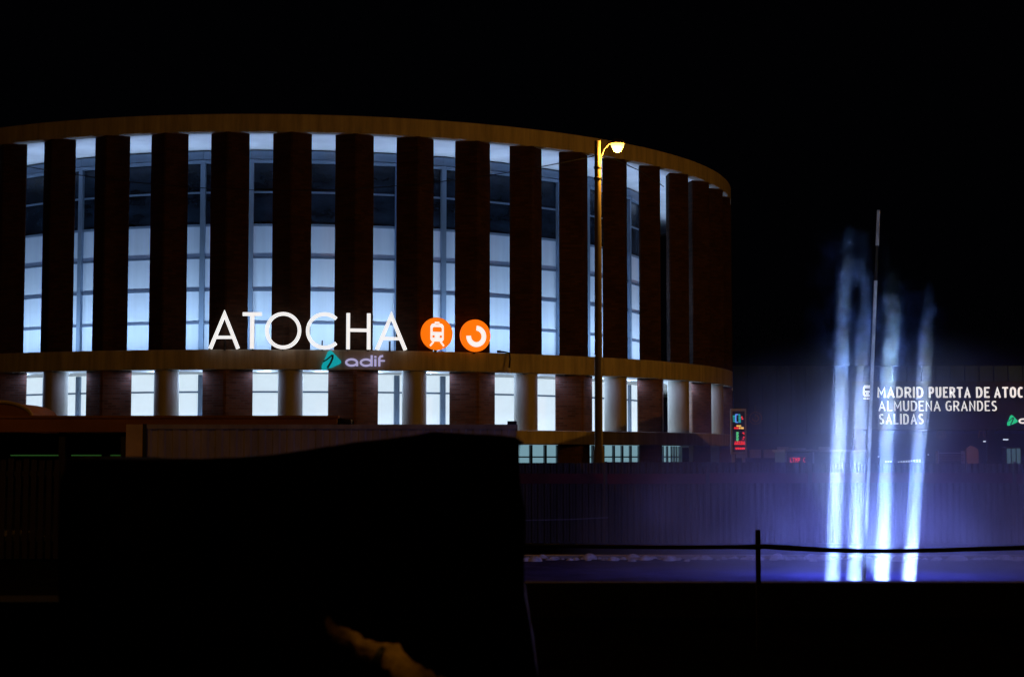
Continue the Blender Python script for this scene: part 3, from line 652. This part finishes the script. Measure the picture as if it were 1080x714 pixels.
def vol_mat(name, nodes_fn, aniso=.2, col=(.75, .82, 1)):
    m = bpy.data.materials.new(name); m.use_nodes = True; nt = m.node_tree; nt.nodes.clear()
    out = nt.nodes.new('ShaderNodeOutputMaterial'); pv_ = nt.nodes.new('ShaderNodeVolumeScatter')
    pv_.inputs['Color'].default_value = (*col, 1); pv_.inputs['Anisotropy'].default_value = aniso
    nt.links.new(pv_.outputs[0], out.inputs['Volume']); d = nodes_fn(nt); nt.links.new(d, pv_.inputs['Density']); return m
def mth(nt, op, a, b_=None, clamp=False):
    n = nt.nodes.new('ShaderNodeMath'); n.operation = op; n.use_clamp = clamp
    for i, v in enumerate((a, b_)):
        if v is None: continue
        if isinstance(v, (int, float)): n.inputs[i].default_value = v
        else: nt.links.new(v, n.inputs[i])
    return n.outputs[0]
def noise(nt, vec, sc_, det=3, stretch=None):
    mp = nt.nodes.new('ShaderNodeMapping'); mp.inputs['Scale'].default_value = stretch or (1, 1, 1); nt.links.new(vec, mp.inputs[0])
    n = nt.nodes.new('ShaderNodeTexNoise'); n.inputs['Scale'].default_value = sc_; n.inputs['Detail'].default_value = det; nt.links.new(mp.outputs[0], n.inputs['Vector']); return n.outputs[0]
def ramp(nt, fac, L):
    r_ = nt.nodes.new('ShaderNodeValToRGB'); e = r_.color_ramp.elements; r_.color_ramp.interpolation = 'EASE'
    e[0].position = L[0][0]; e[0].color = (L[0][1],)*3+(1,); e[1].position = L[1][0]; e[1].color = (L[1][1],)*3+(1,)
    for p_, v in L[2:]: q_ = e.new(p_); q_.color = (v,)*3+(1,)
    nt.links.new(fac, r_.inputs[0]); return r_.outputs[0]
def jet_density(H, prof, sig, dens, core=.075, seed=0.):
    def fn(nt):
        tc = nt.nodes.new('ShaderNodeTexCoord'); sp = nt.nodes.new('ShaderNodeSeparateXYZ'); vec = tc.outputs['Object']; 
        rw = nt.nodes.new('ShaderNodeSeparateXYZ'); nt.links.new(vec, rw.inputs[0]); raw0 = mth(nt, 'POWER', mth(nt, 'DIVIDE', rw.outputs[2], H, True), 2.2)
        nn3 = nt.nodes.new('ShaderNodeTexNoise'); nn3.inputs['Scale'].default_value = 2.6; nn3.inputs['Detail'].default_value = 5
        sh = nt.nodes.new('ShaderNodeVectorMath'); sh.operation = 'ADD'; sh.inputs[1].default_value = (seed*3, seed, 0); nt.links.new(vec, sh.inputs[0]); nt.links.new(sh.outputs[0], nn3.inputs['Vector'])
        sb = nt.nodes.new('ShaderNodeVectorMath'); sb.operation = 'SUBTRACT'; sb.inputs[1].default_value = (.5, .5, .5); nt.links.new(nn3.outputs['Color'], sb.inputs[0])
        sc_ = nt.nodes.new('ShaderNodeVectorMath'); sc_.operation = 'SCALE'; nt.links.new(sb.outputs[0], sc_.inputs[0]); nt.links.new(mth(nt, 'MULTIPLY', raw0, 1.9), sc_.inputs['Scale'])
        vv_ = nt.nodes.new('ShaderNodeVectorMath'); vv_.operation = 'ADD'; nt.links.new(vec, vv_.inputs[0]); nt.links.new(sc_.outputs[0], vv_.inputs[1]); nt.links.new(vv_.outputs[0], sp.inputs[0])
        ad = nt.nodes.new('ShaderNodeVectorMath'); ad.operation = 'ADD'; ad.inputs[1].default_value = (seed, seed*2, seed*3); nt.links.new(vec, ad.inputs[0])
        zf = mth(nt, 'DIVIDE', sp.outputs[2], H)
        r2 = mth(nt, 'ADD', mth(nt, 'MULTIPLY', sp.outputs[0], sp.outputs[0]), mth(nt, 'MULTIPLY', sp.outputs[1], sp.outputs[1]))
        raw = mth(nt, 'DIVIDE', sp.outputs[2], H); grow = mth(nt, 'ADD', mth(nt, 'MULTIPLY', mth(nt, 'POWER', raw, 2.4), sig*1.3), sig)
        zf = mth(nt, 'ADD', zf, mth(nt, 'MULTIPLY', mth(nt, 'SUBTRACT', noise(nt, ad.outputs[0], 1.7, 4), .5), .5)) if True else zf
        g2 = mth(nt, 'DIVIDE', r2, mth(nt, 'MULTIPLY', grow, grow)); ga = mth(nt, 'ADD', mth(nt, 'EXPONENT', mth(nt, 'MULTIPLY', g2, -1.0)), mth(nt, 'MULTIPLY', mth(nt, 'EXPONENT', mth(nt, 'MULTIPLY', g2, -.12)), mth(nt, 'ADD', mth(nt, 'MULTIPLY', raw, .3), .04)))
        n1 = noise(nt, ad.outputs[0], 3.6, 6, (1, 1, .5))
        nn = ramp(nt, n1, [(.43, 0.0), (.6, 1.0)])
        # fewer gaps low down, wispy at the top
        mixv = nt.nodes.new('ShaderNodeMix'); mixv.data_type = 'FLOAT'
        nt.links.new(mth(nt, 'MULTIPLY', mth(nt, 'SUBTRACT', raw, .28), 2.2, True), mixv.inputs[0]); mixv.inputs[2].default_value = .8; nt.links.new(nn, mixv.inputs[3])
        pr = mth(nt, 'MULTIPLY', ramp(nt, zf, prof), ramp(nt, raw, [(.72, 1), (.985, 0)]))
        # keep the density inside the cylinder's wall
        edge = mth(nt, 'SUBTRACT', 1, mth(nt, 'MULTIPLY', r2, 1/(.7*.7)), True)
        return mth(nt, 'MULTIPLY', mth(nt, 'MULTIPLY', mth(nt, 'MULTIPLY', mth(nt, 'MULTIPLY', ga, mixv.outputs[0]), pr), edge), dens)
    return fn
BL = (.36, .47, 1)
def jet(px, lean, ztop, label, prof, seed, dens=.5, sig=.1, beam=30):
    x0 = X(px, YJ); H = ztop
    b = MB(); n = 20
    v = [(.7*math.cos(2*PI*k/n), .7*math.sin(2*PI*k/n), z) for z in (0.02, H) for k in range(n)]
    b.add(v, [(k, (k+1) % n, n+(k+1) % n, n+k) for k in range(n)]+[tuple(range(n-1, -1, -1)), tuple(range(n, 2*n))])
    me = bpy.data.meshes.new('water_jet'); me.from_pydata([tuple(p) for p in b.v], [], b.f)
    me.materials.append(vol_mat('jet_spray', jet_density(H, prof, sig, dens, seed=seed), .1, (.2, .35, 1)))
    o = bpy.data.objects.new('water_jet', me); C.objects.link(o); o.location = (x0, YJ, .03); o.rotation_euler = (0, math.atan(lean), 0)
    tag(o, label, 'water jet', 'lit jets of the fountain')
    d = Vector((lean, 0, 1)).normalized()
    lamp('AREA', 'underwater_light', Vector((x0, YJ, .06)), beam*.08, (1, .88, .5), shape='DISK', size=.14, spread=R(2.0), dir=d)
    lamp('AREA', 'underwater_light', Vector((x0, YJ, .05)), beam*1.0, (.42, .58, 1), shape='DISK', size=.25, spread=R(2), dir=d)
    lamp('AREA', 'underwater_light', Vector((x0, YJ, .04)), beam*.4, (.4, .55, 1), shape='DISK', size=.3, spread=R(26), dir=d)
    return o
jet(876, .058, 6.0, 'leftmost water jet, tall and fading into a thin wisp', [(0, 1), (.5, 1), (.62, .55), (.92, .45), (1, 0)], 1.3)
jet(899, .05, 4.6, 'second water jet, short bright and close to the left of the thin mast', [(0, 1), (.4, 1), (.55, .45), (.75, .3), (1, 0)], 5.1)
jet(928, .053, 5.2, 'third water jet, brightest and widest, just right of the thin mast', [(0, 1), (.8, 1), (.9, .6), (.95, .3), (1, 0)], 9.7, dens=.8)
jet(957, .089, 4.9, 'rightmost water jet, leaning right with torn wisps at its top', [(0, 1), (.45, 1), (.56, .3), (.8, .22), (1, 0)], 14.2)
# mast
mm = mat('mast_painted_light', (.5, .52, .6), .5, scale=5, stretch=(1, 1, .7), var=.5)  # noise patches paint the lit and shadowed stretches of the mast
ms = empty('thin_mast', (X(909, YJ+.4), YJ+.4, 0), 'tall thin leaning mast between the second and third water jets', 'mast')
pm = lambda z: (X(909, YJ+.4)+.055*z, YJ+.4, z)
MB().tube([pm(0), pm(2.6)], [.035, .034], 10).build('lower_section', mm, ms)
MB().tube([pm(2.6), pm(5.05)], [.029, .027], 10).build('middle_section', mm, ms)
MB().tube([pm(5.05), pm(5.65)], [.02, .02], 10).build('painted_shadow_gap', M['cable'], ms)  # black stretch stands in for an unlit gap in the mast
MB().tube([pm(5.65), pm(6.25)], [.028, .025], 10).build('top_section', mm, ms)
lamp('SPOT', 'mast_light', Vector((X(908, YJ)+.1, YJ-.9, .08)), 700, (.3, .48, 1), spot_size=R(70), spot_blend=.6, shadow_soft_size=.05, dir=(0, .55, 1))
# drifting mist
def mist_fn(nt):
    tc = nt.nodes.new('ShaderNodeTexCoord'); vec = tc.outputs['Object']
    mp = nt.nodes.new('ShaderNodeMapping'); mp.inputs['Scale'].default_value = (1/6.4, 1/4.8, 1/4.4); nt.links.new(vec, mp.inputs[0])
    ln = nt.nodes.new('ShaderNodeVectorMath'); ln.operation = 'LENGTH'; nt.links.new(mp.outputs[0], ln.inputs[0])
    fall = ramp(nt, ln.outputs['Value'], [(0, 1), (.5, .6), (.98, 0)])
    return mth(nt, 'MULTIPLY', mth(nt, 'MULTIPLY', fall, ramp(nt, noise(nt, vec, .7, 3), [(.34, .3), (.66, 1)])), .25)
b = MB(); n = 28; prof = [(math.cos(R(a)), math.sin(R(a))) for a in range(0, 91, 9)]
b.lathe([(0, 0)]+prof, n, Matrix.Diagonal((6.4, 4.8, 4.4, 1)))
me = bpy.data.meshes.new('mist'); me.from_pydata([tuple(p) for p in b.v], [], b.f); me.materials.append(vol_mat('mist', mist_fn, 0))
o = bpy.data.objects.new('mist', me); C.objects.link(o); o.location = (X(955, YJ), YJ+.6, .05); tag(o, kind='stuff', label='blue mist drifting around the fountain jets', cat='mist')
for px, e in ((850, 36), (900, 85), (945, 90), (985, 32), (1035, 36)):
    lamp('POINT', 'basin_light', Vector((X(px, YJ), YJ+1.6, .85)), e, (.19, .24, 1), shadow_soft_size=.3)
for x, e_ in ((2.5, 5), (10, 12), (14, 14), (18, 14)): lamp('POINT', 'basin_light', Vector((x, 30.5, 1.3)), e_, (.2, .2, 1), shadow_soft_size=.15)

# ------------------------------------------------------------------ foreground
o = MB().box(-1.2, 12, 22.0, 22.35, 0, Z(614.6, 22)).build('low_parapet', M['blackwall'], bevel=.02); tag(o, 'long low black parapet in front of the fountain', 'wall')
YR = 18.5
br = empty('barrier', (X(798, YR), YR, 0), 'thin black barrier with one post and a wavering rail in front of the fountain', 'barrier')
MB().box(X(796, YR), X(801, YR), YR-.02, YR+.02, 0, Z(558.5, YR)).build('post', M['dark'], br, bevel=.004)
rl = [(530, 573.5), (560, 575), (640, 576.3), (720, 577), (780, 576.6), (797, 576.6), (805, 576), (830, 577.5), (860, 579.3), (910, 581), (950, 580.8), (1000, 579.8), (1060, 578), (1100, 577), (1160, 577), (1250, 577)]
MB().tube([tuple(at(a, c, YR-.04)) for a, c in rl], [.017, .019, .022, .022, .024, .03, .026, .03, .026, .024, .024, .024, .026, .028, .028, .028], 8).build('rail', M['dark'], br)
MB().box(X(1262, YR), X(1267, YR), YR-.02, YR+.02, 0, Z(560, YR)).build('post', M['dark'], br)

# black plastic over a stack
YT = 8.0
import mathutils
nz = mathutils.noise
prof = [(70, 482), (133, 484.5), (200, 484), (280, 480), (360, 468), (400, 463), (431, 460), (455, 454.5), (480, 456), (520, 458), (543, 461), (548, 466)]
def topz(px):
    for (a, c), (d_, e) in zip(prof, prof[1:]):
        if px <= d_: return Z(c+(e-c)*(max(px, a)-a)/(d_-a), YT)
    return Z(466, YT)
b = MB(); NX, NZ = 90, 60
def tp(i, j):
    u = i/NX; t = j/NZ           # t: 0 ground front .. .7 top front edge .. 1 back top
    pxx = 70+(548-70)*u; zt_ = topz(pxx)
    if t < .72: z = zt_*t/.72; y = YT+.0; f_ = t/.72
    else: z = zt_; y = YT+(t-.72)/.28*1.8; f_ = 1
    lean = (1-f_)*(u**6)*.13*1.0
    x = X(pxx, YT)+lean+nz.noise(Vector((t*7, u*3, 5)))*.05*u**4+nz.noise(Vector((t*22, 2, 9)))*.012*u**8
    w1 = nz.noise(Vector((x*1.4, z*1.1, 3)))*.16+nz.noise(Vector((x*5, z*2.2, 7)))*.05+abs(nz.noise(Vector((x*2.2+z*1.4, z*.8, 11))))*.12
    y += -w1*(1 if f_ < .97 else .2)+(1-f_)*-.25
    z += (nz.noise(Vector((x*9, y*3, 1)))*.006 if f_ >= 1 else 0)
    return (x, y, max(z, 0))
vv = [tp(i, j) for j in range(NZ+1) for i in range(NX+1)]
b.add(vv, [(j*(NX+1)+i, j*(NX+1)+i+1, (j+1)*(NX+1)+i+1, (j+1)*(NX+1)+i) for j in range(NZ) for i in range(NX)], True)
for i in (0, NX):   # side walls
    col = [tp(i, j) for j in range(NZ+1)]; bk = [(p[0], YT+1.8, p[2]) for p in col]; m_ = len(col)
    b.add(col+bk, [(j, j+1, m_+j+1, m_+j) for j in range(m_-1)], True)
o = b.build('covered_stack', M['tarp'], fix=False); tag(o, 'big stack wrapped in black plastic sheeting filling the left foreground', 'covered stack')
# canvas roll lying across it
YQ = 7.1
cr_ = empty('canvas_roll', (X(470, YQ), YQ, 0), 'crumpled tan canvas roll lying diagonally at the bottom edge of the black heap', 'canvas roll')
pts = []; rad = []
for k in range(34):
    t = k/33; px = 344+t*125; py = 653+t*84+3*math.sin(t*5)
    pts.append(at(px, py, YQ-.15*t)+Vector((0, 0, random.uniform(-.003, .003)))); rad.append((.016+.028*min(1, t*2.2))*(1+.1*math.sin(k*1.9)+random.uniform(-.05, .05)))
b = MB(); b.tube(pts, rad, 18)
b.v = [p+Vector((1, 1, 1))*nz.noise(p*9)*.034+Vector((0, -1, 1))*nz.noise(p*30)*.009 for p in b.v]
b.build('roll', M['roll'], cr_)
k = 15; d_ = (pts[k+1]-pts[k-1]).normalized(); MB().tube([pts[k]-d_*.012, pts[k]+d_*.012], rad[k]*1.22, 18).build('strap', M['cable'], cr_)
lamp('SPOT', 'roll_fill_spot', at(405, 685, 7.0)+Vector((1.2, -3.2, 7.5)), 240, (1, .5, .08), spot_size=R(3.6), spot_blend=1, shadow_soft_size=.06, dir=(-1.2, 3.2, -7.5))  # added narrow spot that lights only the canvas roll
